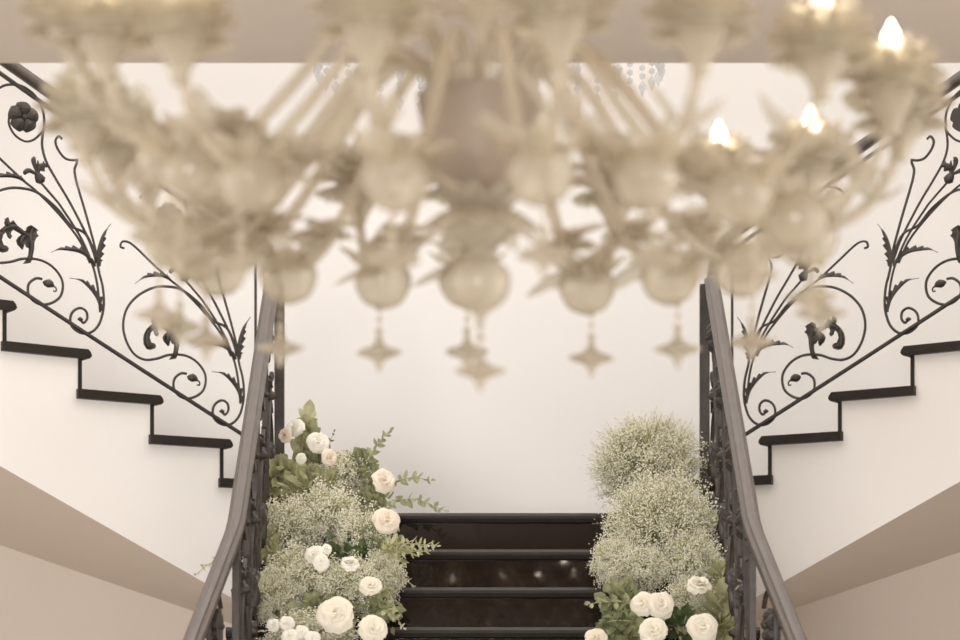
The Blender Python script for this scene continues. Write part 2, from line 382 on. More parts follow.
def iron_set(slope, sx, base_s, sc=1.):
    """meshes of one scroll panel; (S, v) above the foot rail -> local x, z"""
    def m3(p, y=0.): s = (p[0]-base_s)*sx; return Vector((s, y, p[1]+.003+slope*s))
    def tan(p, q): return (m3(q)-m3(p)).normalized()
    sw = MB()
    for pts, r, y in ((spiral, .0052, 0), (curl, .005, .002), (stem2, .0046, -.004), (stem3, .0048, .004), (rose_scroll, .0046, .002), (stem4, .0046, 0), (big, .0052, 0)):
        tube(sw, [m3((p.x, p.y), y) for p in spline([(a, b, 0) for a, b in pts], 7)], r, 6)
    c = m3(spiral[0]); lathe(sw, smooth_prof([(.001, -.009), (.011, 0), (.001, .009)], 4), 10, c)
    out = {'scroll': sw.mesh('scrollwork', M['iron'])}
    lv = []
    for pts, w in leaf_curves:
        mb = MB(); P = [m3((p.x, p.y)) for p in spline([(a, b, 0) for a, b in pts], 9)]; n = len(P); vs = []; fs = []
        for i, p in enumerate(P):
            t = (P[min(i+1, n-1)]-P[max(i-1, 0)]).normalized(); nn = Vector((-t.z, 0, t.x)); q = i/(n-1)
            ww = w*(math.sin(math.pi*min(1, q*1.08+.06))**.7)*(1-.55*q)+.0016
            ser = 1+.75*((i % 6)/5-.45)*(1 if .12 < q < .75 else 0)
            vs += [p+nn*ww*ser*1.15, p+Vector((0, .011, 0))*(1-q*.5)+nn*ww*.2, p-nn*ww*.45, p-Vector((0, .005, 0))]
        for i in range(n-1):
            for k in range(4): k2 = (k+1) % 4; fs.append((4*i+k, 4*i+k2, 4*i+4+k2, 4*i+4+k))
        fs += [(3, 2, 1, 0), tuple(4*(n-1)+k for k in range(4))]
        mb.add(vs, fs); lv.append(mb.mesh('iron_leaf', M['iron'], False))
    out['leaves'] = lv
    mb = MB(); poly = [m3(p) for p in acan_out]; n = len(poly)
    vs = [p+Vector((0, -.007, 0)) for p in poly]+[p+Vector((0, .007, 0)) for p in poly]
    mb.add(vs, [tuple(range(n)), tuple(range(2*n-1, n-1, -1))]+[(i, (i+1) % n, (i+1) % n+n, i+n) for i in range(n)])
    for vein in acan_veins:
        V = spline([m3(p) for p in vein], 4)
        for sg in (-1, 1): tube(mb, [p+Vector((0, sg*.006, 0)) for p in V], lambda q: .0075*math.sin(math.pi*(.12+.8*q))+.001, 6)
    out['acanthus'] = mb.mesh('acanthus_curl', M['iron'])
    mb = MB(); c = m3(ros_c)
    for i in range(5):
        a = 2*math.pi*i/5+.3; d = Vector((math.cos(a), 0, math.sin(a))); e = Vector((-d.z, 0, d.x))
        vs = []; fs = []; g = 5
        for r_ in range(g):
            q = r_/(g-1); wd = .030*math.sin(.35+q*2.1)**.9*(.55+.55*q)
            for s_ in (-1, -.5, 0, .5, 1):
                vs.append(c+d*(.006+.050*q*(1-.08*s_*s_))+e*wd*s_+Vector((0, .010*(1-s_*s_)+.010*math.sin(q*3.1), 0)))
        for r_ in range(g):
            for s_ in (-1, -.5, 0, .5, 1):
                q = r_/(g-1); wd = .030*math.sin(.35+q*2.1)**.9*(.55+.55*q)
                vs.append(c+d*(.006+.050*q*(1-.08*s_*s_))+e*wd*s_-Vector((0, .008, 0)))
        for r_ in range(g-1):
            for k in range(4):
                i0 = r_*5+k; fs.append((i0, i0+1, i0+6, i0+5)); fs.append((25+i0, 25+i0+5, 25+i0+6, 25+i0+1))
        for k in range(4): fs.append((k, 25+k, 25+k+1, k+1)); j = 20+k; fs.append((j, j+1, 25+j+1, 25+j))
        for r_ in range(4): j = r_*5; fs.append((j, j+5, 25+j+5, 25+j)); j += 4; fs.append((j, 25+j, 25+j+5, j+5))
        mb.add(vs, fs)
    sph = [(.011*math.sin(math.pi*i/6)+.0003, .011*math.cos(math.pi*i/6)) for i in range(7)]
    lathe(mb, sph, 8, c+Vector((0, .008, 0)))
    lathe(mb, sph, 8, c+Vector((0, -.006, 0)))
    out['rosette'] = mb.mesh('rosette', M['iron'], False)
    bd = []
    mb = MB(); c = m3(bud_c)
    tube(mb, [c+Vector(v) for v in ((.021, 0, .002), (.012, 0, 0), (0, 0, -.001), (-.012, 0, -.004), (-.022, 0, -.010))], lambda q: .004+.013*math.sin(math.pi*q)**1.2, 7)
    tube(mb, spline([c+Vector(v) for v in ((-.020, 0, -.008), (-.030, 0, -.016), (-.029, 0, -.027), (-.019, 0, -.027))], 4), .0032, 5)
    bd.append(mb.mesh('iron_bud', M['iron']))
    mb = MB(); c = m3(bud2_c)
    ax = Vector((.55, 0, .83))
    tube(mb, [c-ax*.02, c-ax*.008, c+ax*.010, c+ax*.026], lambda q: .005+.016*math.sin(math.pi*min(1, q+.1))**1.1, 7)
    for off in ((.045, 0, .0), (.012, 0, .055), (-.030, 0, .036)):
        o3 = Vector(off); mid = c+ax*.018+o3*.55+Vector((.006, .004, .008))
        tube(mb, spline([c+ax*.012, mid, c+ax*.018+o3, c+ax*.006+o3*1.15], 5), lambda q: .0035+.0065*math.sin(math.pi*q), 5)
    for dx in (-.010, .004):
        tube(mb, [c+Vector((dx, 0, .03)), c+Vector((dx*1.6, 0, .066))], lambda q: .010*(1-q)+.002, 5)
    bd.append(mb.mesh('iron_flower', M['iron']))
    out['buds'] = bd
    return out
def place_panel(ms, parent, loc):
    p = link('scroll_panel', ms['scroll'], parent, loc)
    for me in ms['leaves']: link('leaf', me, p)
    link('acanthus', ms['acanthus'], p); link('rosette', ms['rosette'], p)
    link('bud', ms['buds'][0], p); link('iron_flower', ms['buds'][1], p)
    return p
RAILP = [(-.028, -.012), (-.024, -.022), (-.012, -.024), (.012, -.024), (.024, -.022), (.028, -.012), (.028, .004), (.018, .012), (.014, .020), (0, .023), (-.014, .020), (-.018, .012), (-.028, .004)]
BARP = [(-.010, -.0048), (.010, -.0048), (.010, .0048), (-.010, .0048)]
slope_s = DJ/STEP
for sgn, O, side in ((-1, LO, 'left'), (1, RO, 'right')):
    ms_side = [iron_set(slope_s, 1., 0.) for _ in range(4)]
    rot = side_axes(sgn); BK = -1 if sgn < 0 else 1
    rl = thing('scroll_balustrade', f'black wrought iron scroll balustrade on the white side flight at the {side}', 'railing',
               (O.x-(.014 if sgn > 0 else 0), O.y, CZ), (0, 0, rot))
    rl_y = BK*.0
    sA, sB = -.14, STEP*(NS-1)-.02
    line = [sB-(sB+.14)*i/14 for i in range(15)]
    mb = MB(); sweep(mb, [(s, rl_y, hb(s)) for s in line+[-.2]], BARP); mb.build('foot_rail', M['iron'], rl, False)
    hs = HS
    mb = MB(); pts = [Vector((s, rl_y, hb(s)+hs)) for s in line]
    pts += [Vector((-.20, BK*.02, hb(-.20)+hs-.02)), Vector((-.25, BK*.06, hb(-.25)+hs-.08)), Vector((-.27, BK*.09, hb(-.27)+hs-.2))]
    sweep(mb, spline(pts, 3), [(a*.8, b*.9) for a, b in RAILP]); mb.build('handrail', M['rail'], rl)
    mb = MB(); sweep(mb, [(s, rl_y, hb(s)+hs-.062) for s in line], BARP); mb.build('upper_rail', M['iron'], rl, False)
    mb = MB(); box(mb, (-.143, rl_y-.004, 1.035), (-.135, rl_y+.004, hb(-.14)+hs-.02)); mb.build('post', M['iron'], rl, False)
    mb = MB(); box(mb, (sB-.02, rl_y-.012, H1+SRISE*(NS-1)), (sB+.004, rl_y+.012, hb(sB)+hs)); mb.build('post', M['iron'], rl, False)
    for k in (-1, 0, 1, 2):
        place_panel(ms_side[k+1], rl, (k*2*STEP, rl_y, hb(0)+k*2*DJ))
    bend_tree(rl, BK)

# central railings: foot rail carried up the flight, newel on the landing, kink where the flight flares
slope_c = RISE/RUN
base_s = min(p[0] for p in spiral)
ms_c = iron_set(slope_c, .26/.29, base_s)
HT = 1.905
def hand(y): return HT-slope_c*(12.0-y)
for sgn, side in ((-1, 'left'), (1, 'right')):
    x0 = SXC+sgn*.825
    rl = thing('stair_balustrade', f'bronze handrail over black iron scrollwork along the {side} edge of the black steps', 'railing', (x0, 12.0, CZ))
    fl = sgn*.12
    yk, ye = 10.21, 8.0
    def xx(y): return max(0, (yk-y))*fl
    foot = .80
    Q = [(xx(y), y-12., hand(y)) for y in (12.02, 11.2, yk+.04)]+[(xx(yk-.04), yk-.04-12, hand(yk-.04))]+[(xx(y), y-12., hand(y)) for y in (9., ye)]
    mb = MB(); sweep(mb, Q, RAILP); o = mb.build('handrail', M['rail'], rl, False)
    mb = MB(); sweep(mb, [(q[0], q[1], q[2]-foot) for q in Q], BARP); mb.build('foot_rail', M['iron'], rl, False)
    mb = MB(); sweep(mb, [(q[0], q[1], q[2]-.062) for q in Q], BARP); mb.build('upper_rail', M['iron'], rl, False)
    # newel
    mb = MB(); nx = -sgn*.028; box(mb, (nx-.018, -.02, 1.033), (nx+.018, .02, HT-.01)); mb.build('newel_post', M['iron'], rl, False)
    for y in (yk, 11.1, 9.1, ye):
        mb = MB(); X = xx(y); st_h = hand(y)-foot-.09
        box(mb, (X-.010, y-12-.010, st_h), (X+.010, y-12+.010, hand(y)-.02)); mb.build('post', M['iron'], rl, False)
    for i in range(8):
        y = 8.06+i*.52 if i < 4 else 10.24+(i-4)*.445
        p = place_panel(ms_c, rl, (xx(y), y-12., hand(y)-foot))
        p.rotation_euler = (0, 0, R(90)+(math.atan(.12)*(sgn) if y < yk-.1 else 0))
        p.scale = (1. if i < 4 else .92, 1.7, 1.)

# ================================================================== CHANDELIER
CY = 5.5
ch = thing('glass_chandelier', 'large cream blown glass chandelier with flower cups, candle bulbs and hanging drops', 'chandelier', (.0, CY, CZ))
mb = MB()
lathe(mb, smooth_prof([(.016, 1.18), (.011, 1.22), (.012, 1.30), (.035, 1.34), (.018, 1.38), (.024, 1.50), (.04, 1.56), (.018, 1.62), (.016, 1.80), (.03, 1.86), (.014, 1.92), (.012, ZC-CZ-.04)], 5), 16)
mb.build('stem', M['glass_clear'], ch)
mb = MB(); lathe(mb, smooth_prof([(.012, ZC-CZ-.06), (.05, ZC-CZ-.045), (.075, ZC-CZ-.012), (.08, ZC-CZ)], 4), 24); mb.build('ceiling_rose', M['brass'], ch)
mb = MB(); lathe(mb, smooth_prof([(.012, 1.0), (.045, 1.015), (.084, 1.06), (.096, 1.12), (.106, 1.19), (.098, 1.197), (.03, 1.2), (.02, 1.2)], 5), 28, lobes=14, amp=.02); mb.build('bowl', M['bowl_glass'], ch)
mb = MB(); lathe(mb, smooth_prof([(.012, 1.01), (.03, 1.0), (.05, .975), (.05, .955), (.03, .935), (.014, .925), (.022, .915), (.046, .895), (.051, .868), (.040, .840), (.014, .82), (.008, .81)], 5), 24, lobes=10, amp=.04); mb.build('lower_column', M['glass'], ch)

def star(mb, x, z):
    lathe(mb, smooth_prof([(.003, .034), (.006, .022), (.012, .010), (.034, .001), (.030, -.006), (.012, -.014), (.005, -.028), (.001, -.040)], 4), 32, (x, 0, z), 6, .30, 1.4)
mb = MB(); tube(mb, [(0, 0, .815), (0, 0, .74)], .002, 5)
for k in range(3): lathe(mb, [(.007*math.sin(math.pi*i/6)+.0003, -.007*math.cos(math.pi*i/6)) for i in range(7)], 8, (0, 0, .80-.022*k))
star(mb, 0, .722); mb.build('finial', M['glass'], ch)
def leaf_shape(mb, L, Wd, base, d, up, curl=.3, cup=.15, nu=7, ruffle=0.):
    """a pointed leaf from base along d, curling towards up"""
    d = Vector(d).normalized(); up = Vector(up); up = (up-d*up.dot(d)).normalized(); s = d.cross(up)
    vs = []; fs = []
    for i in range(nu):
        q = i/(nu-1); w = Wd*(math.sin(math.pi*(q**.75))**.8)*.5+.0005
        if ruffle: w *= 1+ruffle*math.sin(i*2.6)
        c = Vector(base)+d*L*(q-.12*curl*q*q)+up*L*curl*q*q
        for k in (-1, -.5, 0, .5, 1): vs.append(c+s*w*k+up*cup*w*(k*k*2))
    for i in range(nu-1):
        for k in range(4): a = i*5+k; fs.append((a, a+1, a+6, a+5))
    mb.add(vs, fs)
def petal(mb, base, ang, r0, L, Wd, tilt, curl, nu=5, nv=5):
    """rose / cup petal: rises at 'tilt' from the axis, rim curling outwards"""
    vs = []; fs = []
    ca, sa = math.cos(ang), math.sin(ang)
    for i in range(nu):
        q = i/(nu-1); w = Wd*(.45+.75*math.sin(min(1, q*1.05)*math.pi*.62))*.5*(1 if q < .8 else 1-(q-.8)*1.2)
        t = tilt+curl*q*q
        r = r0+L*q*math.sin(t); z = L*q*math.cos(t)
        for k in range(nv):
            u = (k/(nv-1)-.5)*2
            rr = r+.10*Wd*u*u*(-.6) ; y = w*u
            zz = z-.12*L*u*u*q
            vs.append(Vector((base[0]+rr*ca-y*sa, base[1]+rr*sa+y*ca, base[2]+zz)))
    for i in range(nu-1):
        for k in range(nv-1): a = i*nv+k; fs.append((a, a+1, a+nv+1, a+nv))
    mb.add(vs, fs)

mb = MB()
for i in range(12):
    a = 2*math.pi*i/12; d = Vector((math.cos(a), math.sin(a), -.12))
    leaf_shape(mb, .10, .06, (.035*d.x, .035*d.y, 1.0), d, (0, 0, -1), .45, .2, ruffle=.12)
for i in range(9):
    a = 2*math.pi*(i+.5)/9; d = Vector((math.cos(a), math.sin(a), .5))
    leaf_shape(mb, .07, .05, (.03*d.x, .03*d.y, .985), d, (0, 0, 1), .3, .2, ruffle=.12)
mb.build('petal_collar', M['glass'], ch)
mb = MB()
for i in range(10):
    a = 2*math.pi*i/10+.2; d = Vector((math.cos(a), math.sin(a), 1.0))
    leaf_shape(mb, .11, .04, (.03*d.x, .03*d.y, 1.33), d, (0, 0, -1), .6, .2, ruffle=.1)
mb.build('crown_leaves', M['glass_clear'], ch)

arm_pts = spline([(.082, 0, 1.18), (.10, 0, 1.245), (.16, 0, 1.275), (.23, 0, 1.235), (.33, 0, 1.11), (.44, 0, 1.0), (.55, 0, .965), (.645, 0, .995), (.70, 0, 1.06), (.72, 0, 1.125)], 5)
def build_arm():
    mb = MB(); tube(mb, arm_pts, lambda q: .0125-.003*q, 9)
    arm = mb.build('arm', M['glass_clear'], ch)
    # ruffled ball threaded on the arm
    mb = MB(); lathe(mb, smooth_prof([(.012, -.050), (.036, -.037), (.051, -.008), (.050, .016), (.032, .040), (.012, .050)], 4), 24, (.56, 0, .955), 12, .05)
    for i in range(8):
        a = 2*math.pi*i/8; d = Vector((math.cos(a), math.sin(a), .2)); leaf_shape(mb, .045, .04, (.56+.04*d.x, .04*d.y, .985), d, (0, 0, 1), .5, .2, 5)
    mb.build('glass_ball', M['glass_clear'], arm)
    # flower cup
    c = (.72, 0, 1.135); cx = MB()
    lathe(cx, smooth_prof([(.012, -.05), (.018, -.03), (.036, 0), (.046, .022), (.03, .03)], 4), 16, c)
    cx.build('cup_calyx', M['glass_clear'], arm); mb = MB()
    for L, (n, r0, tilt, ln_, wd) in enumerate(((8, .024, 1.25, .060, .056), (8, .022, .85, .078, .056), (8, .018, .55, .084, .052), (6, .012, .28, .084, .048))):
        for i in range(n): petal(mb, (c[0], c[1], c[2]+.012+.008*L), 2*math.pi*(i+.37*L)/n, r0, ln_, wd, tilt-.15, .45)
    mb.build('flower_cup', M['petal_glass'], arm)
    # candle and bulb
    mb = MB(); tube(mb, [(.72, 0, 1.14), (.72, 0, 1.212)], .009, 10); mb.build('candle_sleeve', M['petal_glass'], arm)
    mb = MB(); lathe(mb, smooth_prof([(.008, 0), (.014, .010), (.0165, .020), (.012, .038), (.005, .052), (.0006, .062)], 4), 14, (.72, 0, 1.210)); mb.build('candle_bulb', M['bulb'], arm)
    # pendant
    mb = MB(); x, z = .585, .905
    tube(mb, [(x, 0, z+.02), (x, 0, z-.055)], .0016, 5)
    for k, (dz, r) in enumerate(((.004, .006), (-.018, .005), (-.04, .008))):
        lathe(mb, [(r*math.sin(math.pi*i/6)+.0003, -r*math.cos(math.pi*i/6)) for i in range(7)], 8, (x, 0, z+dz))
    p = mb.build('pendant', M['glass_clear'], arm)
    mb = MB(); star(mb, x, z-.078)
    mb.build('pendant_star', M['glass'], arm)
    # glass leaves along the arm
    for (px, pz, d, up, L, w) in ((.45, .995, (.5, .75, -.05), (0, 0, 1), .10, .055), (.40, 1.03, (.5, -.8, -.1), (0, 0, 1), .11, .06), (.50, .985, (.2, .9, -.05), (0, 0, -1), .12, .07),
                                  (.50, .985, (.4, -.9, .25), (0, 0, 1), .12, .07), (.66, 1.01, (.8, .4, .1), (0, 0, 1), .09, .05), (.665, 1.02, (-.4, -.6, .5), (0, 0, 1), .10, .055), (.60, .98, (.3, -.2, .8), (1, 0, 0), .08, .045)):
        mb = MB(); leaf_shape(mb, L, w, (px, 0, pz), d, up, .35, .2, ruffle=.12); mb.build('glass_leaf', M['glass'], arm)
    # little blossom half way
    mb = MB()
    for i in range(6): petal(mb, (.455, 0, 1.01), 2*math.pi*i/6, .008, .05, .05, .9, .5)
    for i in range(5): petal(mb, (.455, 0, 1.018), 2*math.pi*(i+.5)/5, .005, .04, .035, .45, .4)
    mb.build('glass_blossom', M['petal_glass'], arm)
    return arm
A0 = build_arm()
UNL = [c for c in A0.children if c.name.startswith('candle_bulb')][0].data.copy(); UNL.materials[0] = M['glass_clear']
angs = [1, 21, 42, 61, 79, 102, 130, 145, 157, 181, -31, -50, -70, -93, -110, -129, -148, -165]
LIFT = {145: .05, 157: .075, 181: -.005}
UNLIT = {181, -110, -129, -148, -165, -70, -93}
for i, a in enumerate(angs):
    arm = A0 if i == 0 else copy_tree(A0, ch)
    arm.rotation_euler = (0, 0, R(-a+rng.uniform(-1.5, 1.5)))
    arm.location = (0, 0, rng.uniform(-.012, .012)+LIFT.get(a, 0))
    if a in (181, -165): arm.scale = (.945, .945, 1)
    if a in UNLIT:
        for c in arm.children:
            if c.name.startswith('candle_bulb'):
                c.data = UNL

# crystal fitting further back, in the stairwell
cc = thing('crystal_chandelier', 'clear crystal chandelier hanging in the stairwell, showing just under the ceiling edge', 'chandelier', (.03, 10.4, CZ))
mb = MB()
hb0 = 2.42
for r in (.28, .42, .56):
    tube(mb, [(r*math.cos(2*math.pi*i/40), r*math.sin(2*math.pi*i/40), hb0+.42-.25*r) for i in range(41)], .012, 6)
for i in range(6):
    a = math.pi*i/3; tube(mb, [(0, 0, hb0+.75), (.56*math.cos(a), .56*math.sin(a), hb0+.28)], .008, 6)
tube(mb, [(0, 0, hb0+.3), (0, 0, ZT-CZ)], .012, 8)
mb.build('frame', M['brass'], cc)
for r, n, L in ((.56, 44, .38), (.42, 32, .40), (.28, 20, .42)):
    for i in range(n):
        if r < .5 and i % 2: continue
        a = 2*math.pi*i/n; x, y = r*math.cos(a), r*math.sin(a); zt = hb0+.42-.25*r
        mb = MB()
        for k in range(int(L/.03)):
            lathe(mb, [(.0005, .013), (.010, .005), (.010, -.005), (.0005, -.013)], 6, (x, y, zt-.02-k*.028))
        lathe(mb, [(.0005, .02), (.014, 0), (.0005, -.035)], 6, (x, y, zt-.02-int(L/.03)*.028-.006))
        mb.build('crystal_strand', M['crystal'], cc, False)

# ================================================================== FLOWERS
def surf(px, py, e):
    """point seen at (px, py) lying e above the nosing line of the central flight (or the landing)"""
    k = (HY-py)/F
    d = (1.033-slope_c*FY+e)/(k-slope_c)
    if d > FY: d = min((1.033+e)/k, 12.9)
    return at(px, py, d)

# baby's breath
def gyp_meshes(seed, nfl, nst, fs=1.):
    r = random.Random(seed)
    st = MB(); fl = MB(); tips = []
    for i in range(nst):
        # direction in a dome, denser outside
        a = r.uniform(0, 2*math.pi); z = r.uniform(-.85, 1); q = math.sqrt(max(0, 1-z*z))
        d = Vector((q*math.cos(a), q*math.sin(a), z)); L = r.uniform(.62, .97)*(1+.10*math.sin(5*a+3*z+seed))
        b = Vector((0, 0, -.45)); e = d*L; mid = b*.4+e*.55+Vector((r.uniform(-.1, .1), r.uniform(-.1, .1), r.uniform(-.05, .1)))
        P = spline([b, mid, e], 3); tube(st, P, .0042, 3, False)
        tips.append((e, d))
        for j in range(3):
            t = e+Vector((r.gauss(0, .09), r.gauss(0, .09), r.gauss(0, .09)))
            tube(st, [P[-3], t], .0032, 3, False); tips.append((t, d))
    for i in range(nfl):
        e, d = tips[r.randrange(len(tips))]
        p = e*r.uniform(.72, 1.03)+Vector((r.gauss(0, .06), r.gauss(0, .06), r.gauss(0, .06)))
        s = r.uniform(.012, .028)*fs
        u = Vector((r.gauss(0, 1), r.gauss(0, 1), r.gauss(0, 1))).normalized(); v = u.orthogonal().normalized(); w = u.cross(v)
        fl.add([p+v*s, p+w*s, p-v*s, p-w*s, p+u*s*.75, p-u*s*.75], [(0, 1, 4), (1, 2, 4), (2, 3, 4), (3, 0, 4), (1, 0, 5), (2, 1, 5), (3, 2, 5), (0, 3, 5)])
    # feathery inner greens
    lf = MB()
    for i in range(int(nst*1.1)):
        a = r.uniform(0, 2*math.pi); z = r.uniform(-.6, .95); q = math.sqrt(max(0, 1-z*z)); d = Vector((q*math.cos(a), q*math.sin(a), z))
        leaf_shape(lf, r.uniform(.16, .30)*fs, r.uniform(.03, .07)*fs, d*r.uniform(.3, .68), d+Vector((r.gauss(0, .5), r.gauss(0, .5), r.gauss(0, .5))), (r.gauss(0, 1), r.gauss(0, 1), 1), .2, .2, 4)
    return st.mesh('gypsophila_stems', M['gypstem'], False), fl.mesh('gypsophila_blossoms', M['gyp'], False), lf.mesh('gypsophila_greens', M['leaf_pale'], False)
GM = [gyp_meshes(s, 7600, 260, 1.3) for s in (1, 2, 3)]
GB = [gyp_meshes(s, 17000, 420, .8) for s in (4, 5)]
gi = 0
def gyp(px, py, rx, ry, e, label, group):
    global gi
    p = surf(px, py, e); d = p.y; sx = rx*d/F; sz = ry*d/F
    o = thing('babys_breath', label, 'flowers', p, (0, 0, rng.uniform(0, 6.28)), group)
    o.scale = (sx, sx, sz)
    st, fl, lf = GB[gi % 2] if rx > 50 else GM[gi % 3]; gi += 1
    link('stems', st, o)['kind'] = 'stuff'
    b = link('blossoms', fl, o); b['kind'] = 'stuff'
    link('greens', lf, o)['kind'] = 'stuff'
GL, GR = "baby's breath clouds in the left flower bank", "baby's breath clouds in the right flower bank"
for a in (
    (287, 532, 38, 36, .14, "cloud of baby's breath against the left railing below the green leaves", GL),
    (326, 520, 40, 38, .17, "cloud of baby's breath in the middle of the left bank under the peach rose", GL),
    (362, 540, 34, 36, .15, "cloud of baby's breath left of the fern tip at the black steps", GL),
    (342, 478, 30, 28, .20, "highest cloud of baby's breath in the left bank, below the upright leafy stem", GL),
    (300, 580, 44, 36, .14, "cloud of baby's breath under the ruffled white cluster in the left bank", GL),
    (275, 600, 30, 34, .11, "lowest cloud of baby's breath beside the left railing", GL),
    (352, 592, 38, 36, .12, "cloud of baby's breath between the two lower cream roses of the left bank", GL),
    (312, 636, 50, 28, .09, "cloud of baby's breath under the small white blooms at the foot of the left bank", GL),
    (384, 576, 22, 32, .11, "narrow cloud of baby's breath at the step edge of the left bank", GL),
    (648, 462, 60, 52, .22, "topmost rounded cloud of baby's breath against the white wall at the right railing", GR),
    (662, 528, 62, 60, .18, "large rounded middle cloud of baby's breath in the right bank", GR),
    (614, 562, 24, 30, .12, "small low cloud of baby's breath bulging over the black steps at right", GR),
    (690, 562, 34, 34, .14, "cloud of baby's breath beside the right railing just above the upper rose", GR),
    (690, 606, 34, 30, .10, "cloud of baby's breath between the roses of the right bank", GR),
    (640, 570, 36, 30, .12, "cloud of baby's breath above the pair of cream roses at right", GR),
): gyp(*a)

# roses
def rose_mesh(seed, openness=1.):
    r = random.Random(seed); outer = MB(); inner = MB()
    for L, (n, r0, tilt, ln_, wd, cu, z0) in enumerate(((5, .16, 1.12, .86, .95, .62, -.34), (5, .15, .88, .84, .90, .62, -.30), (5, .13, .66, .80, .80, .60, -.26))):
        for i in range(n): petal(outer, (0, 0, z0), 2*math.pi*(i+.45*L)/n+r.uniform(-.2, .2), r0, ln_*r.uniform(.9, 1.08), wd, tilt*openness+r.uniform(-.08, .08), cu*r.uniform(.8, 1.3), 6, 7)
    for L, (n, r0, tilt, ln_, wd, z0) in enumerate(((5, .11, .46, .70, .66, -.20), (4, .09, .30, .62, .54, -.14), (4, .06, .17, .56, .40, -.10), (3, .03, .08, .52, .26, -.07))):
        for i in range(n): petal(inner, (0, 0, z0), 2*math.pi*(i+.4*L)/n+r.uniform(-.2, .2), r0, ln_*r.uniform(.92, 1.06), wd, tilt*openness, .42, 5, 5)
    return outer, inner
RM = {}
for key in ('rose', 'rose_blush', 'rose_white'):
    for s in (1, 2):
        a, b = rose_mesh(s*11+len(key), 1. if s == 1 else .82)
        RM[key, s] = (a.mesh('outer_petals', M[key]), b.mesh('inner_petals', M[key]))
cal = MB(); tube(cal, [(0, 0, -.9), (0, 0, -.5), (0, 0, -.3)], lambda q: .06+.16*q*q, 6)
for i in range(5): leaf_shape(cal, .4, .16, (0, 0, -.36), (math.cos(i*1.257), math.sin(i*1.257), .1), (0, 0, -1), .3, .1, 4)
CALY = cal.mesh('rose_calyx', M['leaf'])
def rose(px, py, dia, e, mk, s, face, label, group):
    p = surf(px, py, e); r = dia/2*p.y/F*1.02
    f = Vector(face).normalized(); q = Vector((0, 0, 1)).rotation_difference(f)
    o = thing('rose', label, 'flower', p, q.to_euler(), group); o.scale = (r,)*3
    a, b = RM[mk, s]; link('outer_petals', a, o); link('inner_petals', b, o); link('calyx', CALY, o)
RL, RR = 'white and cream roses in the left flower bank', 'white and cream roses in the right flower bank'
for a in (
    (335, 612, 37, .30, 'rose', 1, (-.1, -1, .35), 'largest open cream rose in the left bank, low in its middle', RL),
    (374, 627, 30, .24, 'rose', 2, (.3, -1, .5), 'cream rose at the bottom right corner of the left bank beside the steps', RL),
    (388, 519, 28, .33, 'rose_blush', 1, (.4, -1, .4), 'pale blush rose at the right edge of the left bank, level with the top step', RL),
    (385, 479, 25, .33, 'rose_blush', 2, (.5, -1, .5), 'peach tinted rose on the left bank just under the upright sprig', RL),
    (371, 584, 23, .28, 'rose', 2, (.1, -1, .8), 'half hidden cream rose above the bottom right rose of the left bank', RL),
    (350, 562, 20, .31, 'rose_white', 2, (0, -.6, 1), 'pointed white rose bud in the middle of the left bank', RL),
    (314, 553, 20, .32, 'rose_white', 1, (-.2, -1, .5), 'ruffled white bloom in the left bank, the left one of a tight trio', RL),
    (321, 562, 17, .33, 'rose_white', 2, (0, -1, .2), 'ruffled white bloom in the left bank, the lower one of a tight trio', RL),
    (327, 548, 11, .33, 'rose_white', 2, (.3, -1, .6), 'tiny round white bloom at the upper right of the ruffled trio', RL),
    (284, 435, 16, .36, 'rose_blush', 2, (-.8, -.7, .1), 'blush bud leaning towards the left railing at the top of the left bank', RL),
    (294, 426, 19, .38, 'rose_white', 1, (-.4, -1, .5), 'white bloom at the top of the left bank beside the upright green leaves', RL),
    (319, 441, 23, .36, 'rose_white', 1, (.3, -1, .4), 'white bloom right of the upright green leaves atop the left bank', RL),
    (331, 457, 18, .33, 'rose_blush', 1, (.8, -1, .1), 'faded cream bloom below the white bloom atop the left bank', RL),
    (301, 458, 11, .33, 'rose_white', 2, (0, -1, .2), 'small white bud under the upright green leaves of the left bank', RL),
    (273, 624, 14, .24, 'rose_white', 2, (-.2, -1, .5), 'small round white bloom nearest the left railing at the bottom of the bank', RL),
    (287, 622, 16, .25, 'rose_white', 2, (0, -1, .6), 'small round white bloom, second from the left railing at the bottom', RL),
    (289, 636, 17, .24, 'rose_white', 1, (-.2, -1, .3), 'small white bloom cut by the lower picture edge under its two round neighbours', RL),
    (302, 631, 15, .25, 'rose_white', 2, (.1, -1, .5), 'small white bloom in the bottom row, left of the largest cream rose', RL),
    (313, 637, 16, .24, 'rose_white', 1, (.2, -1, .4), 'small white bloom at the bottom, right below the largest cream rose edge', RL),
    (642, 602, 25, .27, 'rose', 1, (-.3, -1, .4), 'left rose of the touching cream pair in the right bank', RR),
    (662, 603, 28, .27, 'rose', 1, (.2, -1, .4), 'right rose of the touching cream pair in the right bank', RR),
    (653, 629, 29, .26, 'rose', 2, (-.1, -1, .5), 'cream rose directly beneath the touching pair in the right bank', RR),
    (700, 583, 26, .24, 'rose', 2, (.1, -.7, 1), 'cream rose seen from the side under the baby\'s breath near the right railing', RR),
    (704, 626, 31, .22, 'rose', 1, (.1, -1, .35), 'wide pale rose low beside the big green leaves at the right railing', RR),
    (595, 637, 24, .16, 'rose_blush', 2, (-.4, -1, .7), 'cream rose at the bottom left of the right bank over the steps', RR),
    (649, 644, 16, .24, 'rose', 1, (0, -1, .4), 'rose cut off by the lower picture edge beneath the right bank\'s pair', RR),
): rose(*a)

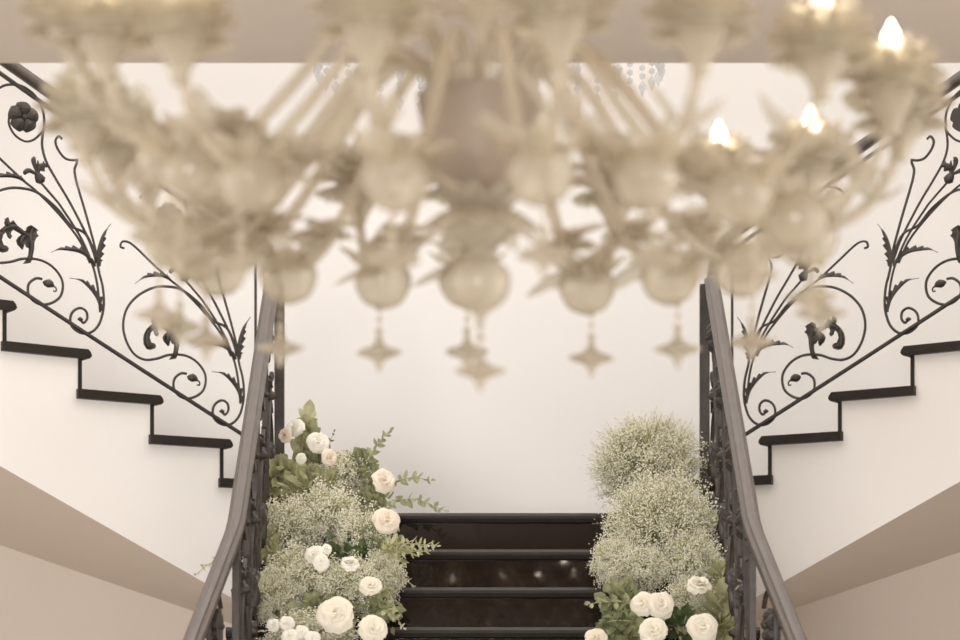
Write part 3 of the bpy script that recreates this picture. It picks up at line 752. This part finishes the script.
# leafy sprigs and bushes
def sprig(p0, p1, sag, nl, L, Wd, mk, label, group=None, name='leafy_sprig', pairs=True, rad=.0025, taper=.5):
    P0, P1 = Vector(p0), Vector(p1)
    o = thing(name, label, 'greenery', P0, (0, 0, 0), group)
    mid = (P1-P0)*.5+Vector((0, 0, sag)); pts = spline([(0, 0, 0), mid, P1-P0], 10)
    mb = MB(); tube(mb, pts, lambda q: rad*(1-.6*q), 5); mb.build('stem', M['gypstem'], o)
    lf = MB()
    for i in range(nl):
        q = (i+.8)/(nl+.3); j = min(len(pts)-2, int(q*(len(pts)-1))); t = (pts[j+1]-pts[j]).normalized()
        u = t.orthogonal().normalized(); w = t.cross(u)
        for k in range(2 if pairs else 1):
            a = i*2.0+math.pi*k+rng.uniform(-.4, .4); side = u*math.cos(a)+w*math.sin(a)
            sc = (1-taper*q)*rng.uniform(.85, 1.1)
            leaf_shape(lf, L*sc, Wd*sc, pts[j], side+t*.7, side.cross(t)+Vector((rng.gauss(0, .4), -.5, rng.gauss(0, .4))), .15, .2, 6)
    leaf_shape(lf, L*(1-taper), Wd*(1-taper), pts[-1], pts[-1]-pts[-3], (.2, -1, .3), .1, .2, 6)
    lf.build('leaves', M[mk], o)
def pp(px, py, d): return at(px, py, d)
SG = 'leafy sprigs in the flower banks'
sprig(pp(366, 462, 11.75), pp(390, 431, 11.8), .01, 8, .044, .022, 'leaf', 'upright leafy sprig standing against the white wall over the left bank', SG)
sprig(pp(392, 482, 11.6), pp(431, 480, 11.5), .012, 8, .046, .022, 'leaf', 'upper of two slim sprigs reaching right over the landing edge', SG)
sprig(pp(392, 500, 11.5), pp(445, 511, 11.35), .02, 9, .046, .028, 'leaf', 'lower drooping sprig reaching right across the front of the top step', SG)
sprig(pp(385, 545, 11.2), pp(437, 546, 11.0), .006, 20, .06, .018, 'leaf_pale', 'pointed fern tip spreading over the black steps from the left bank', SG, rad=.003, taper=.6)
sprig(pp(380, 552, 11.2), pp(428, 551, 11.0), .0, 16, .055, .018, 'leaf_pale', 'second fern frond just below the pointed fern tip of the left bank', SG, taper=.6)
sprig(pp(388, 576, 11.1), pp(414, 586, 10.9), .01, 5, .034, .012, 'leaf', 'short leafy tip over the second black step from the left bank', SG)
sprig(pp(383, 610, 10.9), pp(404, 628, 10.75), .015, 6, .034, .022, 'leaf_pale', 'rounded leaf sprig at the lowest right edge of the left bank', SG)
sprig(pp(384, 586, 10.95), pp(396, 610, 10.8), .012, 5, .03, .022, 'leaf', 'round leaved sprig hanging down the step side of the left bank', SG)
sprig(pp(301, 466, 12.0), pp(308, 415, 12.0), .0, 12, .066, .05, 'leaf_pale', 'tall upright stem of broad pale leaves topping the left bank', SG, taper=.1, rad=.004)
sprig(pp(306, 466, 11.98), pp(312, 430, 11.98), .0, 5, .05, .04, 'leaf', 'upright leafy stem between the white blooms atop the left bank', SG, taper=.1, rad=.004)
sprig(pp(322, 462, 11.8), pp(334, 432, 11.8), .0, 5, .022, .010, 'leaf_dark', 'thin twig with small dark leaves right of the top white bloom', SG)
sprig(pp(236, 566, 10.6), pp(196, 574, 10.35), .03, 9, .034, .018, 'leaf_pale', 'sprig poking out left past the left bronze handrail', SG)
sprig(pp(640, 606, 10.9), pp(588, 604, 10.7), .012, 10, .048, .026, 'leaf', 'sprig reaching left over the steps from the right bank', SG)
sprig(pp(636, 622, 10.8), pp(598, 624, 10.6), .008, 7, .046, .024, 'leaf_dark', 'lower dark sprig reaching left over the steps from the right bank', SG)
sprig(pp(738, 590, 10.7), pp(752, 570, 10.5), .01, 6, .034, .024, 'leaf_pale', 'small leafy sprig poking through the right railing scrolls', SG)

def bush(px, py, rx, ry, e, n, L, Wd, mk, label, seed=0, group='leaf clusters in the flower banks'):
    r = random.Random(seed+int(px)); p = surf(px, py, e); sx, sz = rx*p.y/F, ry*p.y/F
    o = thing('leaf_cluster', label, 'greenery', p, (0, 0, 0), group)
    st = MB(); lf = MB()
    for i in range(n):
        a = r.uniform(0, 6.283); z = r.uniform(-.8, 1); q = math.sqrt(max(0, 1-z*z)); d = Vector((q*math.cos(a), q*math.sin(a), z))
        k = r.uniform(.35, 1.0); c = Vector((d.x*sx, d.y*sx*.8, d.z*sz))*k
        leaf_shape(lf, L*r.uniform(.7, 1.2), Wd*r.uniform(.7, 1.2), c, d+Vector((r.gauss(0, .5), r.gauss(0, .5)-.2, r.gauss(0, .5))), (r.gauss(0, .5), -1, .6+r.gauss(0, .5)), .2, .25, 6, ruffle=.06)
        if i % 3 == 0: tube(st, spline([(0, 0, -sz*.8), c*.5, c], 3), .002, 4, False)
    st.build('stems', M['gypstem'], o)['kind'] = 'stuff'
    lf.build('leaves', M[mk], o)['kind'] = 'stuff'
for i, a in enumerate((
    (283, 484, 22, 24, .17, 120, .055, .042, 'leaf_pale', 'broad pale leaf cluster against the top of the left railing'),
    (310, 492, 26, 22, .18, 120, .055, .042, 'leaf_pale', 'pale leaf cluster under the upright leaves of the left bank'),
    (322, 470, 18, 18, .18, 80, .045, .035, 'leaf', 'darker leaf cluster below the faded bloom of the left bank'),
    (362, 477, 20, 22, .20, 110, .045, .036, 'leaf', 'sage leaf cluster left of the peach rose'),
    (372, 505, 22, 18, .18, 90, .04, .03, 'leaf', 'leaf cluster between the peach and the blush roses'),
    (378, 550, 26, 22, .14, 130, .045, .022, 'leaf', 'leaf cluster where the fern leaves the left bank'),
    (268, 558, 14, 26, .10, 70, .045, .034, 'leaf_pale', 'narrow leaf cluster squeezed beside the left railing'),
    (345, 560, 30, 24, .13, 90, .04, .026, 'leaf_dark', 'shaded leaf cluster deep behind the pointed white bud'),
    (320, 615, 30, 22, .10, 80, .04, .03, 'leaf', 'leaf cluster behind the largest cream rose'),
    (384, 612, 16, 20, .10, 70, .036, .026, 'leaf', 'leaf cluster at the step side of the bottom left rose'),
    (621, 604, 20, 20, .14, 100, .045, .034, 'leaf', 'sage leaf cluster left of the touching pair of roses'),
    (622, 632, 20, 16, .12, 80, .05, .04, 'leaf', 'grey green leaf cluster right of the bottom left rose of the right bank'),
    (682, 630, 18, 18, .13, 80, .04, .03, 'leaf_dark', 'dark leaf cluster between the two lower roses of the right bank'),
    (724, 622, 14, 26, .10, 50, .085, .06, 'leaf_pale', 'large broad green leaves beside the foot of the right railing'),
    (722, 578, 12, 16, .12, 50, .04, .03, 'leaf_pale', 'small pale leaf cluster between the upper rose and the right railing'),
    (665, 545, 40, 36, .10, 150, .04, .02, 'leaf_pale', 'greens inside the large middle cloud of the right bank'),
)): bush(*a, seed=i)

# ================================================================== LIGHT
def area(name, loc, rot, sx, sy, e, col):
    l = bpy.data.lights.new(name, 'AREA'); l.shape = 'RECTANGLE'; l.size = sx; l.size_y = sy; l.energy = e; l.color = col
    o = bpy.data.objects.new(name, l); C.objects.link(o); o.location = loc; o.rotation_euler = rot; return o
area('stairwell_ceiling_lamp', (0, 11.7, ZT-.02), (0, 0, 0), 8.0, 4.2, 252, (1, .98, .955))
area('hall_side_fill', (-XW+.5, 4.2, 1.8), (0, R(-60), 0), 2.4, 5.4, 160, (1, .98, .955))  # added fill from the left, out of view; this wall has no window
area('hall_side_fill', (XW-.5, 3.8, 1.8), (0, R(60), 0), 2.4, 5.4, 260, (1, .98, .955))  # added fill for the right side, unseen; no window behind it
area('hall_rear_fill', (-2.2, YF+.05, 1.35), (R(90), 0, 0), 4.4, 1.9, 160, (1, .98, .955)).data.spread = R(60)  # added frontal fill to brighten the stairs and lower walls; rear wall is solid
w = bpy.data.worlds.new('world'); S.world = w; w.use_nodes = True
w.node_tree.nodes['Background'].inputs['Color'].default_value = (1, .9, .8, 1)
w.node_tree.nodes['Background'].inputs['Strength'].default_value = .4
